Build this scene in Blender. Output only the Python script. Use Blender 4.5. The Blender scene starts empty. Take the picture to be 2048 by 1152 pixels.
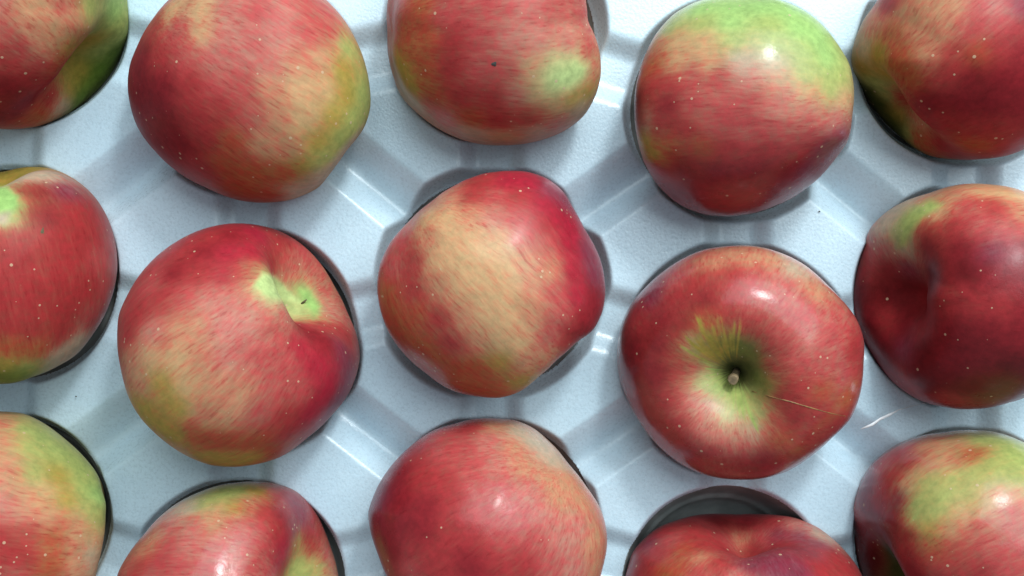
import bpy, math, random
import numpy as np
from mathutils import Vector

scene = bpy.context.scene
rng = random.Random(7)

# ------------------------------------------------------------------ camera, world, light, exposure
PX = 6000.0                       # photograph pixels per metre at the apples' equator plane (z = 0)
HALF = 1024 / PX
FOVH = math.radians(55)
CAMZ = HALF / math.tan(FOVH / 2)  # camera height over the equator plane
cam_d = bpy.data.cameras.new("camera")
cam_d.sensor_width = 36
cam_d.lens = 18 / math.tan(FOVH / 2)
cam_d.clip_start = 0.01
cam_d.clip_end = 50
cam = bpy.data.objects.new("camera", cam_d)
cam.location = (0, 0, CAMZ)
scene.collection.objects.link(cam)
scene.camera = cam

world = bpy.data.worlds.new("World")
scene.world = world
world.use_nodes = True
wn = world.node_tree.nodes
bg = wn["Background"]
bg.inputs[0].default_value = (0.70, 0.88, 1.0, 1)
bg.inputs[1].default_value = 0.40

def area_light(name, loc, target, sx, sy, power, col):
    ld = bpy.data.lights.new(name, 'AREA')
    ld.shape = 'RECTANGLE'; ld.size = sx; ld.size_y = sy
    ld.energy = power; ld.color = col
    lo = bpy.data.objects.new(name, ld)
    lo.location = loc
    d = Vector(target) - Vector(loc)
    lo.rotation_euler = d.to_track_quat('-Z', 'Y').to_euler()
    scene.collection.objects.link(lo)
    return lo
area_light("window_light", (0.52, 1.02, 1.20), (0, 0, 0), 2.0, 1.6, 42.0, (0.84, 0.96, 1.0))
area_light("window_gap_light", (0.28, 0.62, 0.66), (0, 0, 0), 0.13, 0.12, 4.2, (0.92, 0.98, 1.0))

vs = scene.view_settings
vs.view_transform = 'Standard'; vs.look = 'None'; vs.exposure = 0.02; vs.gamma = 1.0
scene.render.engine = 'CYCLES'

# ------------------------------------------------------------------ helpers
def ray(px, py, z):
    """point at height z that the photograph shows at pixel px, py"""
    k = (CAMZ - z) / CAMZ / PX
    return ((px - 1024) * k, -(py - 576) * k, z)

def s2l(c):
    c = np.asarray(c, float) / 255.0
    return np.where(c <= 0.04045, c / 12.92, ((c + 0.055) / 1.055) ** 2.4)

def smooth(a, b, x):
    t = np.clip((x - a) / (b - a), 0, 1)
    return t * t * (3 - 2 * t)

def mesh_from(name, verts, quads, smoothed=True):
    me = bpy.data.meshes.new(name)
    verts = np.asarray(verts, np.float32); quads = np.asarray(quads, np.int32)
    n = quads.shape[1]
    me.vertices.add(len(verts)); me.vertices.foreach_set('co', verts.ravel())
    me.loops.add(quads.size); me.loops.foreach_set('vertex_index', quads.ravel())
    me.polygons.add(len(quads))
    me.polygons.foreach_set('loop_start', np.arange(0, quads.size, n, dtype=np.int32))
    me.polygons.foreach_set('loop_total', np.full(len(quads), n, np.int32))
    me.update(calc_edges=True); me.validate()
    me.polygons.foreach_set('use_smooth', np.full(len(me.polygons), smoothed, bool))
    return me

def link(name, me, mat=None, parent=None):
    o = bpy.data.objects.new(name, me)
    scene.collection.objects.link(o)
    if mat: me.materials.append(mat)
    if parent:
        o.parent = parent
    return o

def new_mat(name):
    m = bpy.data.materials.new(name); m.use_nodes = True
    nt = m.node_tree
    return m, nt, nt.nodes["Principled BSDF"]

def N(nt, typ, **kw):
    n = nt.nodes.new(typ)
    for k, v in kw.items():
        if k.startswith('i_'):
            key = k[2:]
            n.inputs[int(key) if key.isdigit() else key].default_value = v
        else:
            setattr(n, k, v)
    return n

def math_node(nt, op, a, b=None, clamp=False):
    n = nt.nodes.new('ShaderNodeMath'); n.operation = op; n.use_clamp = clamp
    for i, v in enumerate((a, b)):
        if v is None: continue
        if isinstance(v, (int, float)): n.inputs[i].default_value = v
        else: nt.links.new(v, n.inputs[i])
    return n.outputs[0]

def map_range(nt, val, a, b, c=0.0, d=1.0, sm=True):
    n = nt.nodes.new('ShaderNodeMapRange')
    n.interpolation_type = 'SMOOTHSTEP' if sm else 'LINEAR'
    nt.links.new(val, n.inputs[0])
    for i, v in enumerate((a, b, c, d)): n.inputs[i + 1].default_value = v
    return n.outputs[0]

def mixc(nt, f, a, b, blend='MIX'):
    n = nt.nodes.new('ShaderNodeMix'); n.data_type = 'RGBA'; n.blend_type = blend
    for sock, v in ((n.inputs[0], f), (n.inputs[6], a), (n.inputs[7], b)):
        if isinstance(v, (int, float)): sock.default_value = v
        elif isinstance(v, tuple): sock.default_value = v
        else: nt.links.new(v, sock)
    return n.outputs[2]

# ------------------------------------------------------------------ materials
def make_apple_mat():
    m, nt, p = new_mat("apple_skin")
    L = nt.links.new
    ag = N(nt, 'ShaderNodeAttribute', attribute_name='ground')
    ab = N(nt, 'ShaderNodeAttribute', attribute_name='blushcol')
    av = N(nt, 'ShaderNodeAttribute', attribute_name='blush')
    st = N(nt, 'ShaderNodeAttribute', attribute_name='streak')
    tc = N(nt, 'ShaderNodeTexCoord')
    # long streaks that run from stem to calyx, three widths
    n1 = N(nt, 'ShaderNodeTexNoise', i_Scale=1.0, i_Detail=4.0, i_Roughness=0.6); L(st.outputs['Vector'], n1.inputs['Vector'])
    sc = N(nt, 'ShaderNodeVectorMath', operation='MULTIPLY'); L(st.outputs['Vector'], sc.inputs[0]); sc.inputs[1].default_value = (3.0, 3.0, 1.4)
    n2 = N(nt, 'ShaderNodeTexNoise', i_Scale=1.0, i_Detail=3.0, i_Roughness=0.6); L(sc.outputs[0], n2.inputs['Vector'])
    n3 = N(nt, 'ShaderNodeTexNoise', i_Scale=55.0, i_Detail=5.0, i_Roughness=0.65); L(tc.outputs['Object'], n3.inputs['Vector'])
    n4 = N(nt, 'ShaderNodeTexNoise', i_Scale=420.0, i_Detail=3.0, i_Roughness=0.6); L(tc.outputs['Object'], n4.inputs['Vector'])
    s = math_node(nt, 'ADD', math_node(nt, 'MULTIPLY', math_node(nt, 'SUBTRACT', n1.outputs[0], 0.5), 1.35),
                  math_node(nt, 'MULTIPLY', math_node(nt, 'SUBTRACT', n2.outputs[0], 0.5), 1.25))
    s = math_node(nt, 'ADD', s, math_node(nt, 'MULTIPLY', math_node(nt, 'SUBTRACT', n3.outputs[0], 0.5), 0.8))
    s = math_node(nt, 'ADD', s, math_node(nt, 'MULTIPLY', math_node(nt, 'SUBTRACT', n4.outputs[0], 0.5), 1.6))
    b = av.outputs['Fac']
    # streaks matter most where blush is partial
    amp = math_node(nt, 'MULTIPLY', b, math_node(nt, 'SUBTRACT', 1.04, b))
    amp = math_node(nt, 'ADD', math_node(nt, 'MULTIPLY', amp, 2.2), 0.10)
    f = math_node(nt, 'ADD', b, math_node(nt, 'MULTIPLY', s, amp), clamp=True)
    f = map_range(nt, f, -0.04, 1.0)
    col = mixc(nt, f, ag.outputs['Color'], ab.outputs['Color'])
    # sharp darker dashes inside the blush
    d = map_range(nt, n2.outputs[0], 0.61, 0.66)
    d = math_node(nt, 'MULTIPLY', d, map_range(nt, b, 0.12, 0.5))
    d = math_node(nt, 'MULTIPLY', d, 0.36)
    dk = mixc(nt, 1.0, ab.outputs['Color'], (0.78, 0.55, 0.55, 1), 'MULTIPLY')
    col = mixc(nt, d, col, dk)
    # mottling
    mo = map_range(nt, n4.outputs[0], 0.3, 0.7, 0.82, 1.18, False)
    mv = N(nt, 'ShaderNodeCombineColor'); [L(mo, mv.inputs[i]) for i in range(3)]
    col = mixc(nt, 1.0, col, mv.outputs[0], 'MULTIPLY')
    # lenticels: pale specks of uneven size
    vo = N(nt, 'ShaderNodeTexVoronoi', i_Scale=300.0, i_Randomness=1.0); L(tc.outputs['Object'], vo.inputs['Vector'])
    rnd = N(nt, 'ShaderNodeSeparateColor'); L(vo.outputs['Color'], rnd.inputs[0])
    lim = map_range(nt, rnd.outputs[0], 0.0, 1.0, 0.03, 0.17, False)
    dens = N(nt, 'ShaderNodeTexNoise', i_Scale=40.0, i_Detail=2.0); L(tc.outputs['Object'], dens.inputs['Vector'])
    lim = math_node(nt, 'MULTIPLY', lim, map_range(nt, dens.outputs[0], 0.36, 0.48))
    ld = math_node(nt, 'SUBTRACT', lim, vo.outputs['Distance'])
    le = map_range(nt, ld, 0.0, 0.035)
    col = mixc(nt, math_node(nt, 'MULTIPLY', le, 0.70), col, (0.55, 0.38, 0.24, 1))
    L(col, p.inputs['Base Color'])
    # waxy skin
    gl = N(nt, 'ShaderNodeAttribute', attribute_name='matte')
    ro = math_node(nt, 'ADD', gl.outputs['Fac'], map_range(nt, n3.outputs[0], 0.3, 0.7, -0.10, 0.07, False))
    L(ro, p.inputs['Roughness'])
    L(math_node(nt, 'SUBTRACT', 0.56, gl.outputs['Fac']), p.inputs['Specular IOR Level'])
    p.inputs['Subsurface Weight'].default_value = 0.0
    p.inputs['Sheen Weight'].default_value = 0.03
    p.inputs['Sheen Roughness'].default_value = 0.45
    p.inputs['Sheen Tint'].default_value = (0.75, 0.82, 1.0, 1)
    bu = N(nt, 'ShaderNodeBump', i_Strength=0.25, i_Distance=0.0006)
    hh = math_node(nt, 'ADD', math_node(nt, 'MULTIPLY', n4.outputs[0], 0.35), math_node(nt, 'MULTIPLY', le, 0.25))
    hh = math_node(nt, 'ADD', hh, math_node(nt, 'MULTIPLY', n3.outputs[0], 1.2))
    L(hh, bu.inputs['Height']); L(bu.outputs[0], p.inputs['Normal'])
    return m

def make_foam_mat():
    m, nt, p = new_mat("white_foam")
    L = nt.links.new
    tc = N(nt, 'ShaderNodeTexCoord')
    vo = N(nt, 'ShaderNodeTexVoronoi', i_Scale=1100.0, feature='SMOOTH_F1'); L(tc.outputs['Object'], vo.inputs['Vector'])
    no = N(nt, 'ShaderNodeTexNoise', i_Scale=900.0, i_Detail=4.0, i_Roughness=0.7); L(tc.outputs['Object'], no.inputs['Vector'])
    nb = N(nt, 'ShaderNodeTexNoise', i_Scale=28.0, i_Detail=4.0, i_Roughness=0.6); L(tc.outputs['Object'], nb.inputs['Vector'])
    a = mixc(nt, map_range(nt, nb.outputs[0], 0.3, 0.7), (0.55, 0.71, 0.80, 1), (0.60, 0.75, 0.83, 1))
    k = map_range(nt, no.outputs[0], 0.3, 0.7, 0.93, 1.05, False)
    kv = N(nt, 'ShaderNodeCombineColor'); [L(k, kv.inputs[i]) for i in range(3)]
    a = mixc(nt, 1.0, a, kv.outputs[0], 'MULTIPLY')
    L(a, p.inputs['Base Color'])
    L(map_range(nt, no.outputs[0], 0.35, 0.65, 0.24, 0.36, False), p.inputs['Roughness'])
    p.inputs['Specular IOR Level'].default_value = 0.8
    p.inputs['Subsurface Weight'].default_value = 0.15
    p.inputs['Subsurface Radius'].default_value = (1.0, 1.0, 1.0)
    p.inputs['Subsurface Scale'].default_value = 0.0025
    bu = N(nt, 'ShaderNodeBump', i_Strength=0.3, i_Distance=0.0003)
    h = math_node(nt, 'ADD', no.outputs[0], math_node(nt, 'MULTIPLY', vo.outputs['Distance'], 0.8))
    h = math_node(nt, 'ADD', h, math_node(nt, 'MULTIPLY', nb.outputs[0], 1.6))
    L(h, bu.inputs['Height']); L(bu.outputs[0], p.inputs['Normal'])
    return m

def plain(name, col, rough=0.6, noise=None):
    m, nt, p = new_mat(name)
    tc = N(nt, 'ShaderNodeTexCoord')
    n = N(nt, 'ShaderNodeTexNoise', i_Scale=noise or 300.0, i_Detail=4.0); nt.links.new(tc.outputs['Object'], n.inputs['Vector'])
    c = mixc(nt, map_range(nt, n.outputs[0], 0.3, 0.7), tuple(x * 0.7 for x in col) + (1,), tuple(min(1, x * 1.25) for x in col) + (1,))
    nt.links.new(c, p.inputs['Base Color'])
    p.inputs['Roughness'].default_value = rough
    return m

M_APPLE = make_apple_mat()
M_FOAM = make_foam_mat()
M_STEM = plain("dry_stem", (0.22, 0.15, 0.08), 0.7, 600)
M_CALYX = plain("dry_calyx", (0.10, 0.075, 0.035), 0.8, 600)
M_SEAM = plain("pale_seam", (0.26, 0.12, 0.04), 0.5, 900)
M_SPECK = plain("dark_speck", (0.05, 0.045, 0.04), 0.8)
M_SHRED = plain("white_plastic", (0.80, 0.88, 0.92), 0.25)
M_CUP_SHADE = plain("cup_shade_grey", (0.30, 0.33, 0.32), 0.22, 60)  # dark grey that stands in for the shade inside the cups
M_BASE = plain("dark_board", (0.03, 0.033, 0.03), 0.6, 40)

# ------------------------------------------------------------------ the tray
ZPAD = -0.012                     # top of the raised pads
#        x     y     r   (photograph pixels at pad height)
CUPS = [(28, 33, 228), (502, 172, 228), (990, 62, 226), (1477, 217, 231), (1934, 113, 222),
        (12, 548, 227), (490, 685, 236), (982, 566, 238), (1475, 718, 238), (1934, 592, 228),
        (0, 1044, 222), (472, 1182, 226), (976, 1062, 231), (1455, 1185, 215), (1938, 1086, 234)]
GHOST = [(490, -325, 238), (985, -440, 238), (1487, -290, 238), (1960, -400, 238), (10, -470, 238),
         (-480, 190, 238), (-480, 690, 238), (-480, 1190, 238), (2440, 230, 238), (2440, 730, 238), (2440, 1210, 238),
         (0, 1550, 238), (470, 1670, 238), (985, 1560, 238), (1480, 1700, 238), (1960, 1580, 238), (-480, -310, 238), (2440, -270, 238)]

HOLE = {13: 0.975, 12: 0.94, 11: 0.95, 3: 0.91, 4: 0.90, 5: 0.94, 14: 0.92}  # cup openings, cut so the added dark shade sheet shows

def build_tray():
    step = 2.6
    xs = np.arange(-330, 2380, step); ys = np.arange(-330, 1500, step)
    X, Y = np.meshgrid(xs, ys)
    allc = CUPS + GHOST
    h = np.zeros_like(X)
    r2 = np.random.RandomState(3)
    TT = np.arange(-110, 90, 1.0)
    sharp = np.interp(TT, [-74, -60, 2, 49], [0, -1.3, -9.6, 0])
    kern = np.exp(-(np.arange(-45, 46) / 15.0) ** 2); kern /= kern.sum()
    soft = np.convolve(np.pad(sharp, 45, mode='edge'), kern, mode='valid')
    wgt = np.exp(-(np.abs(TT - 2) / 26.0) ** 4)
    GG = sharp * (1 - wgt) + soft * wgt
    def smin(a, b, k):
        t = np.clip(0.5 + 0.5 * (b - a) / k, 0, 1)
        return b * (1 - t) + a * t - k * t * (1 - t)
    for i in range(len(allc)):
        for j in range(i + 1, len(allc)):
            x0, y0, _ = allc[i]; x1, y1, _ = allc[j]
            d = math.hypot(x1 - x0, y1 - y0)
            if d > 660: continue
            ux, uy = (x1 - x0) / d, (y1 - y0) / d
            nx, ny = -uy, ux
            if ny < 0: nx, ny = -nx, -ny          # normal points down the photograph
            mx, my = (x0 + x1) / 2, (y0 + y1) / 2
            s = (X - mx) * ux + (Y - my) * uy
            t = (X - mx) * nx + (Y - my) * ny
            inside = np.abs(s) < d * 0.42
            if d < 560:
                # low saddle between neighbouring cups, soft sides
                w = 52
                g = -4.2 * (1 - smooth(w - 26, w + 22, np.abs(t)))
            else:
                # stepped valley across the longer gap: upper face long, lower face short, crisp edge
                up = -74; lo = 50
                g = np.interp(t, TT, GG)
                g = np.where((t >= up) & (t <= lo), g, 0.0)
                g = g + 0.5 * np.exp(-((t - lo - 3) / 5.0) ** 2) * (np.abs(s) < 85)
                g = g + 0.35 * np.exp(-((t + 76) / 6.0) ** 2) * (np.abs(s) < 85)
            g = np.where(inside, g, 0.0)
            h = np.where(inside, np.minimum(h, g) + np.where(g > 0, g, 0), h)
    # soften the moulding a little
    def blur(a, n):
        for _ in range(n):
            a = np.pad(a, 1, mode='edge')
            a = (a[:-2, 1:-1] + a[2:, 1:-1] + a[1:-1, :-2] + a[1:-1, 2:] + 2 * a[1:-1, 1:-1]) / 6
        return a
    h = blur(h, 3)
    # cups
    for n, (cx, cy, r) in enumerate(allc):
        dx, dy = X - cx, Y - cy
        rho = np.hypot(dx, dy); ang = np.arctan2(dy, dx)
        rr = r * (1 + 0.008 * np.sin(3 * ang + n) + 0.006 * np.sin(5 * ang + 2 * n))
        q = rho / rr
        R = 1.045
        c0 = math.sqrt(R * R - 1)
        mm = rr / PX * 1000
        dep = -(np.sqrt(np.clip(R * R - q * q, 1e-4, None)) - c0) * mm * 1.08
        dep = np.where(q > 1.0, (q - 1) * mm * 3.2, dep)
        # moulded ledge low in the cup
        dep = dep + 1.2 * np.exp(-((q - 0.80) / 0.018) ** 2)
        m = rho < r * 1.6
        h = np.where(m, smin(h, dep, 2.0), h)
    h = blur(h, 1)
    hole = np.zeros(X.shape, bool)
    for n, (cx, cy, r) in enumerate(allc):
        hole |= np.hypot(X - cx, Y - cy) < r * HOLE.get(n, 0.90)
    # gentle warp of the whole sheet
    h = h + 0.5 * np.sin(X / 310 + 1) * np.cos(Y / 270) + 0.10 * np.sin(X / 41 + Y / 57)
    Z = ZPAD + h / 1000.0
    for n, (cx, cy, r) in enumerate(allc):
        rh = r * HOLE.get(n, 0.90); rho = np.hypot(X - cx, Y - cy) + 1e-9; wd = step * 1.5
        f = np.clip((rho - rh) / wd, 0, 1)
        nr = np.where((rho >= rh) & (rho < rh + wd), rh + wd * f ** 4, rho)
        X = cx + (X - cx) * nr / rho; Y = cy + (Y - cy) * nr / rho
    k = (CAMZ - ZPAD) / CAMZ / PX
    V = np.stack([(X - 1024) * k, -(Y - 576) * k, Z], -1)
    ny_, nx_ = X.shape
    V = V.reshape(-1, 3)
    idx = np.arange(ny_ * nx_).reshape(ny_, nx_)
    q = np.stack([idx[1:, :-1], idx[1:, 1:], idx[:-1, 1:], idx[:-1, :-1]], -1).reshape(-1, 4)
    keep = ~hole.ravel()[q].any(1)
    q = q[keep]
    # turned-down outer edge
    ring = np.concatenate([idx[0, :-1], idx[:-1, -1], idx[-1, :0:-1], idx[:0:-1, 0]])
    low = V[ring].copy(); low[:, 2] = -0.060
    n0 = len(V); V = np.concatenate([V, low])
    a = np.arange(len(ring)); b = (a + 1) % len(ring)
    q = np.concatenate([q, np.stack([ring[a], ring[b], n0 + b, n0 + a], -1)])
    me = mesh_from("foam_tray", V, q)
    o = link("foam_tray", me, M_FOAM)
    o['label'] = "white moulded foam fruit tray with round cups and raised ridges under all the apples"
    o['category'] = "tray"
    # dark sheet added under the openings; its grey stands in for cup shade
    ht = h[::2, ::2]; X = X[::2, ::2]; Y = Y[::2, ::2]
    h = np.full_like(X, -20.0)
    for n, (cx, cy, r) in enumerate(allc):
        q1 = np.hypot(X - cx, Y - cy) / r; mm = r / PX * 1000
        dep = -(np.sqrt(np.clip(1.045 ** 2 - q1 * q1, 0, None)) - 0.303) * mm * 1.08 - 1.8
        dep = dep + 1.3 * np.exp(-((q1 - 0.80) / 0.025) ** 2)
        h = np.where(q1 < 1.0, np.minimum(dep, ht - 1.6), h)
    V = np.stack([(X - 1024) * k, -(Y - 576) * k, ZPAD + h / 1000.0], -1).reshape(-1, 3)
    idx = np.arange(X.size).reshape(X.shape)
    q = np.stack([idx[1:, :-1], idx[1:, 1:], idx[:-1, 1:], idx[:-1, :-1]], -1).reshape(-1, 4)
    o = link("cup_shade_sheet", mesh_from("cup_shade_sheet", V, q), M_CUP_SHADE)
    o['label'] = "dark grey sheet added beneath the white tray, standing in for shade in the cups"
    o['category'] = "shade sheet"
build_tray()

bm_v = [(-1.5, -1.2, -0.061), (1.5, -1.2, -0.061), (1.5, 1.2, -0.061), (-1.5, 1.2, -0.061)]
base = link("surface_below", mesh_from("surface_below", bm_v, [(0, 1, 2, 3)]), M_BASE)
base['kind'] = 'structure'

# ------------------------------------------------------------------ apples
EXPO = 1.42
PAL = {  # ground colour, blush colour, blush amount
    'D': ((180, 80, 66), (146, 32, 40), 1.00),
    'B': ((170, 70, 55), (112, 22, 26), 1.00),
    'R': ((206, 110, 90), (178, 52, 54), 0.88),
    'W': ((205, 90, 92), (182, 34, 56), 0.93),
    'P': ((214, 138, 116), (196, 74, 74), 0.76),
    'Q': ((220, 156, 134), (206, 98, 92), 0.62),
    'O': ((200, 132, 76), (186, 74, 50), 0.72),
    'S': ((222, 168, 124), (206, 106, 86), 0.48),
    'T': ((228, 184, 132), (206, 98, 74), 0.22),
    'Y': ((182, 160, 68), (196, 95, 60), 0.16),
    'L': ((176, 190, 106), (204, 120, 80), 0.06),
    'G': ((168, 206, 118), (190, 120, 80), 0.00),
    'C': ((208, 228, 150), (215, 160, 120), 0.02),
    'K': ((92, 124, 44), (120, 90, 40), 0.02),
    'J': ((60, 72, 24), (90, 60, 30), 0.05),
    'U': ((205, 185, 155), (205, 120, 100), 0.15),
    'V': ((165, 95, 108), (138, 48, 66), 0.75),
}

MATTE = {0: 0.46, 1: 0.46, 2: 0.44, 3: 0.28, 4: 0.44, 5: 0.44, 6: 0.42, 7: 0.33, 8: 0.30, 9: 0.20, 10: 0.33, 11: 0.46, 12: 0.24, 13: 0.34, 14: 0.22}

def build_apple(idx, centre, outline, axis, ctrl, label, cz=0.0, hgt=0.86, dimple=(0.52, 0.36), far=(0.40, 0.42),
                lobes=0.03, taper=0.06, roll=0.0, spots=(), fit=True, wobble=0.012):
    NT, NP = 160, 230
    # denser rings near the visible pole
    th = np.linspace(0, 1, NT) ** 1.15 * math.pi
    ph = np.arange(NP) / NP * 2 * math.pi
    T, P = np.meshgrid(th, ph, indexing='ij')
    rs = np.random.RandomState(100 + idx)
    Rr = 1 - dimple[0] * np.exp(-(T / dimple[1]) ** 2) - far[0] * np.exp(-((math.pi - T) / far[1]) ** 2)
    near = np.exp(-((T - 0.75) / 0.55) ** 2) * np.clip(np.sin(T) * 1.5, 0, 1); farw = np.exp(-((T - 2.4) / 0.6) ** 2) * np.sin(T)
    p0, p1 = rs.rand(2) * 6.28
    Rr = Rr * (1 + lobes * np.cos(5 * P + p0) * farw + lobes * 0.55 * np.cos(5 * P + p0) * near + 0.022 * np.cos(2 * P + p1) * np.sin(T)
               + 0.014 * np.cos(3 * P + p0 * 2) * np.sin(T))
    # irregular mouth of the cavity
    Rr = Rr - 0.03 * np.exp(-((T - 0.42) / 0.2) ** 2) * np.cos(3 * P + p1) * (T > 0.02)
    tp = 1 + taper * np.cos(T)
    x = Rr * np.sin(T) * np.cos(P) * tp; y = Rr * np.sin(T) * np.sin(P) * tp; z = Rr * np.cos(T) * hgt
    z = z + 0.03 * x * math.cos(p0) + 0.03 * y * math.sin(p1)
    w = wobble
    for k in range(4):
        d = rs.randn(3); d /= np.linalg.norm(d); f = 2.0 + 1.6 * rs.rand(); o = rs.rand() * 6
        g = w * np.sin(f * (x * d[0] + y * d[1] + z * d[2]) + o) * np.clip(np.sin(T) * 2, 0, 1)
        x = x * (1 + g); y = y * (1 + g); z = z * (1 + g)
    # orient
    a = Vector(axis).normalized()
    qn = Vector((0, 0, 1)).rotation_difference(a)
    M = np.array(qn.to_matrix())
    c, s = math.cos(roll), math.sin(roll)
    loc = np.stack([x * c - y * s, x * s + y * c, z], -1).reshape(-1, 3)
    cx, cy = centre
    C = np.array(ray(cx, cy, cz))
    out = np.array(outline, float)
    oang = np.arctan2(out[:, 1] - cy, out[:, 0] - cx); orad = np.hypot(out[:, 1] - cy, out[:, 0] - cx)
    o_ = np.argsort(oang); oang = oang[o_]; orad = orad[o_]
    grid = np.linspace(-math.pi, math.pi, 361)[:-1]
    tgt = np.interp(grid, oang, orad, period=2 * math.pi)
    def cblur(a, n):
        for _ in range(n): a = (np.roll(a, 1) + a * 2 + np.roll(a, -1)) / 4
        return a
    tgt = cblur(tgt, 10)
    R0 = tgt.mean() / PX * 0.985
    Wd = loc @ M.T * R0 + C
    def proj(Wp):
        k = CAMZ / (CAMZ - Wp[:, 2])
        return 1024 + Wp[:, 0] * k * PX, 576 - Wp[:, 1] * k * PX
    for it in range(5 if fit else 0):
        u, v = proj(Wd)
        ang = np.arctan2(v - cy, u - cx); rad = np.hypot(u - cx, v - cy)
        b = ((ang + math.pi) / (2 * math.pi) * 120).astype(int) % 120
        mx = np.zeros(120); np.maximum.at(mx, b, rad)
        act = np.interp(grid, -math.pi + (np.arange(120) + 0.5) / 120 * 2 * math.pi, mx, period=2 * math.pi)
        ratio = np.clip(cblur(tgt / act, 14), 0.75, 1.3)
        f = np.interp(ang, grid, ratio, period=2 * math.pi)
        u2 = cx + (u - cx) * f; v2 = cy + (v - cy) * f
        k = (CAMZ - Wd[:, 2]) / CAMZ / PX
        Wd[:, 0] = (u2 - 1024) * k; Wd[:, 1] = -(v2 - 576) * k
    verts = Wd - C
    idg = np.arange(NT * NP).reshape(NT, NP)
    a_ = idg[:-1]; b_ = np.roll(a_, -1, 1); d_ = idg[1:]; c_ = np.roll(d_, -1, 1)
    q = np.stack([a_, d_, c_, b_], -1).reshape(-1, 4)
    me = mesh_from("apple", verts, q)
    # surface normals for picking
    G = Wd.reshape(NT, NP, 3)
    du = np.gradient(G, axis=0); dv = np.roll(G, -1, 1) - np.roll(G, 1, 1)
    nrm = np.cross(du, dv).reshape(-1, 3); nrm /= np.linalg.norm(nrm, axis=1)[:, None] + 1e-12
    view = np.array([0, 0, CAMZ]) - Wd
    front = (nrm * view).sum(1) > 0
    u, v = proj(Wd)
    pts, gc, bc, bl = [], [], [], []
    for cc in ctrl:
        px, py, key = cc[:3]
        dd = np.hypot(u - px, v - py) + np.where(front, 0, 60)
        nb = dd < dd.min() + 6
        i = np.where(nb)[0][np.argmax(Wd[nb, 2])]
        pts.append(Wd[i]); g, bb, am = PAL[key]
        gc.append(s2l(g)); bc.append(s2l(bb)); bl.append(am)
    pts = np.array(pts); gc = np.array(gc); bc = np.array(bc); bl = np.array(bl)
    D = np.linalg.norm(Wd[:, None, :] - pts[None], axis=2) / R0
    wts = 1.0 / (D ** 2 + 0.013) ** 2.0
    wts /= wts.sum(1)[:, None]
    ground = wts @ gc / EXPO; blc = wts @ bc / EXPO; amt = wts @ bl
    for poly, key, soft in spots:
        pl = np.array(poly, float); nx = np.roll(pl, -1, 0)
        ins = np.zeros(len(u), bool); dmin = np.full(len(u), 1e9)
        for (x0, y0), (x1, y1) in zip(pl, nx):
            ex, ey = x1 - x0, y1 - y0
            tq = np.clip(((u - x0) * ex + (v - y0) * ey) / (ex * ex + ey * ey), 0, 1)
            dmin = np.minimum(dmin, np.hypot(u - x0 - tq * ex, v - y0 - tq * ey))
            cr = ((y0 > v) != (y1 > v)) & (u < ex * (v - y0) / (ey if abs(ey) > 1e-6 else 1e-6) + x0)
            ins ^= cr
        sd = np.where(ins, dmin, -dmin)
        if idx == 9: sd = sd + 8 * (np.sin(23 * P.ravel()) + np.sin(41 * P.ravel() + 1) + np.sin(71 * P.ravel() + 2)) / 1.5
        m = (smooth(-soft, soft, sd) * front)[:, None]
        g, bb, am = PAL[key]
        ground = ground * (1 - m) + s2l(g) / EXPO * m
        blc = blc * (1 - m) + s2l(bb) / EXPO * m
        amt = amt * (1 - m[:, 0]) + am * m[:, 0]
    for nm, arr in (('ground', ground), ('blushcol', blc)):
        at = me.attributes.new(nm, 'FLOAT_COLOR', 'POINT')
        at.data.foreach_set('color', np.concatenate([arr, np.ones((len(arr), 1))], 1).astype(np.float32).ravel())
    at = me.attributes.new('blush', 'FLOAT', 'POINT'); at.data.foreach_set('value', amt.astype(np.float32))
    at = me.attributes.new('matte', 'FLOAT', 'POINT'); at.data.foreach_set('value', np.full(len(verts), MATTE.get(idx, 0.42), np.float32) + (0.22 * np.exp(-(T.ravel() / 0.62) ** 2)).astype(np.float32))
    tt = T.ravel(); pp = P.ravel()
    # stripe coordinate: fine around the fruit, stretched along it
    kk = 14.0
    rr = np.clip(np.sin(tt), 0.12, 1) ** 0.35
    sv = np.stack([np.cos(pp) * kk * rr, np.sin(pp) * kk * rr, tt * 4.0 + idx * 13.7], 1)
    at = me.attributes.new('streak', 'FLOAT_VECTOR', 'POINT'); at.data.foreach_set('vector', sv.astype(np.float32).ravel())
    ob = link("apple", me, M_APPLE)
    ob.location = C
    ob['label'] = label; ob['category'] = "apple"; ob['group'] = "apples nested in the foam tray cups"
    bottom = Wd.reshape(NT, NP, 3)[0].mean(0)
    return ob, C, np.array(a), bottom, R0, (Wd, front, u, v)

def surf_point(info, px, py):
    Wd, front, u, v = info
    dd = np.hypot(u - px, v - py) + np.where(front, 0, 60)
    return Wd[np.argmin(dd)]

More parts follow.
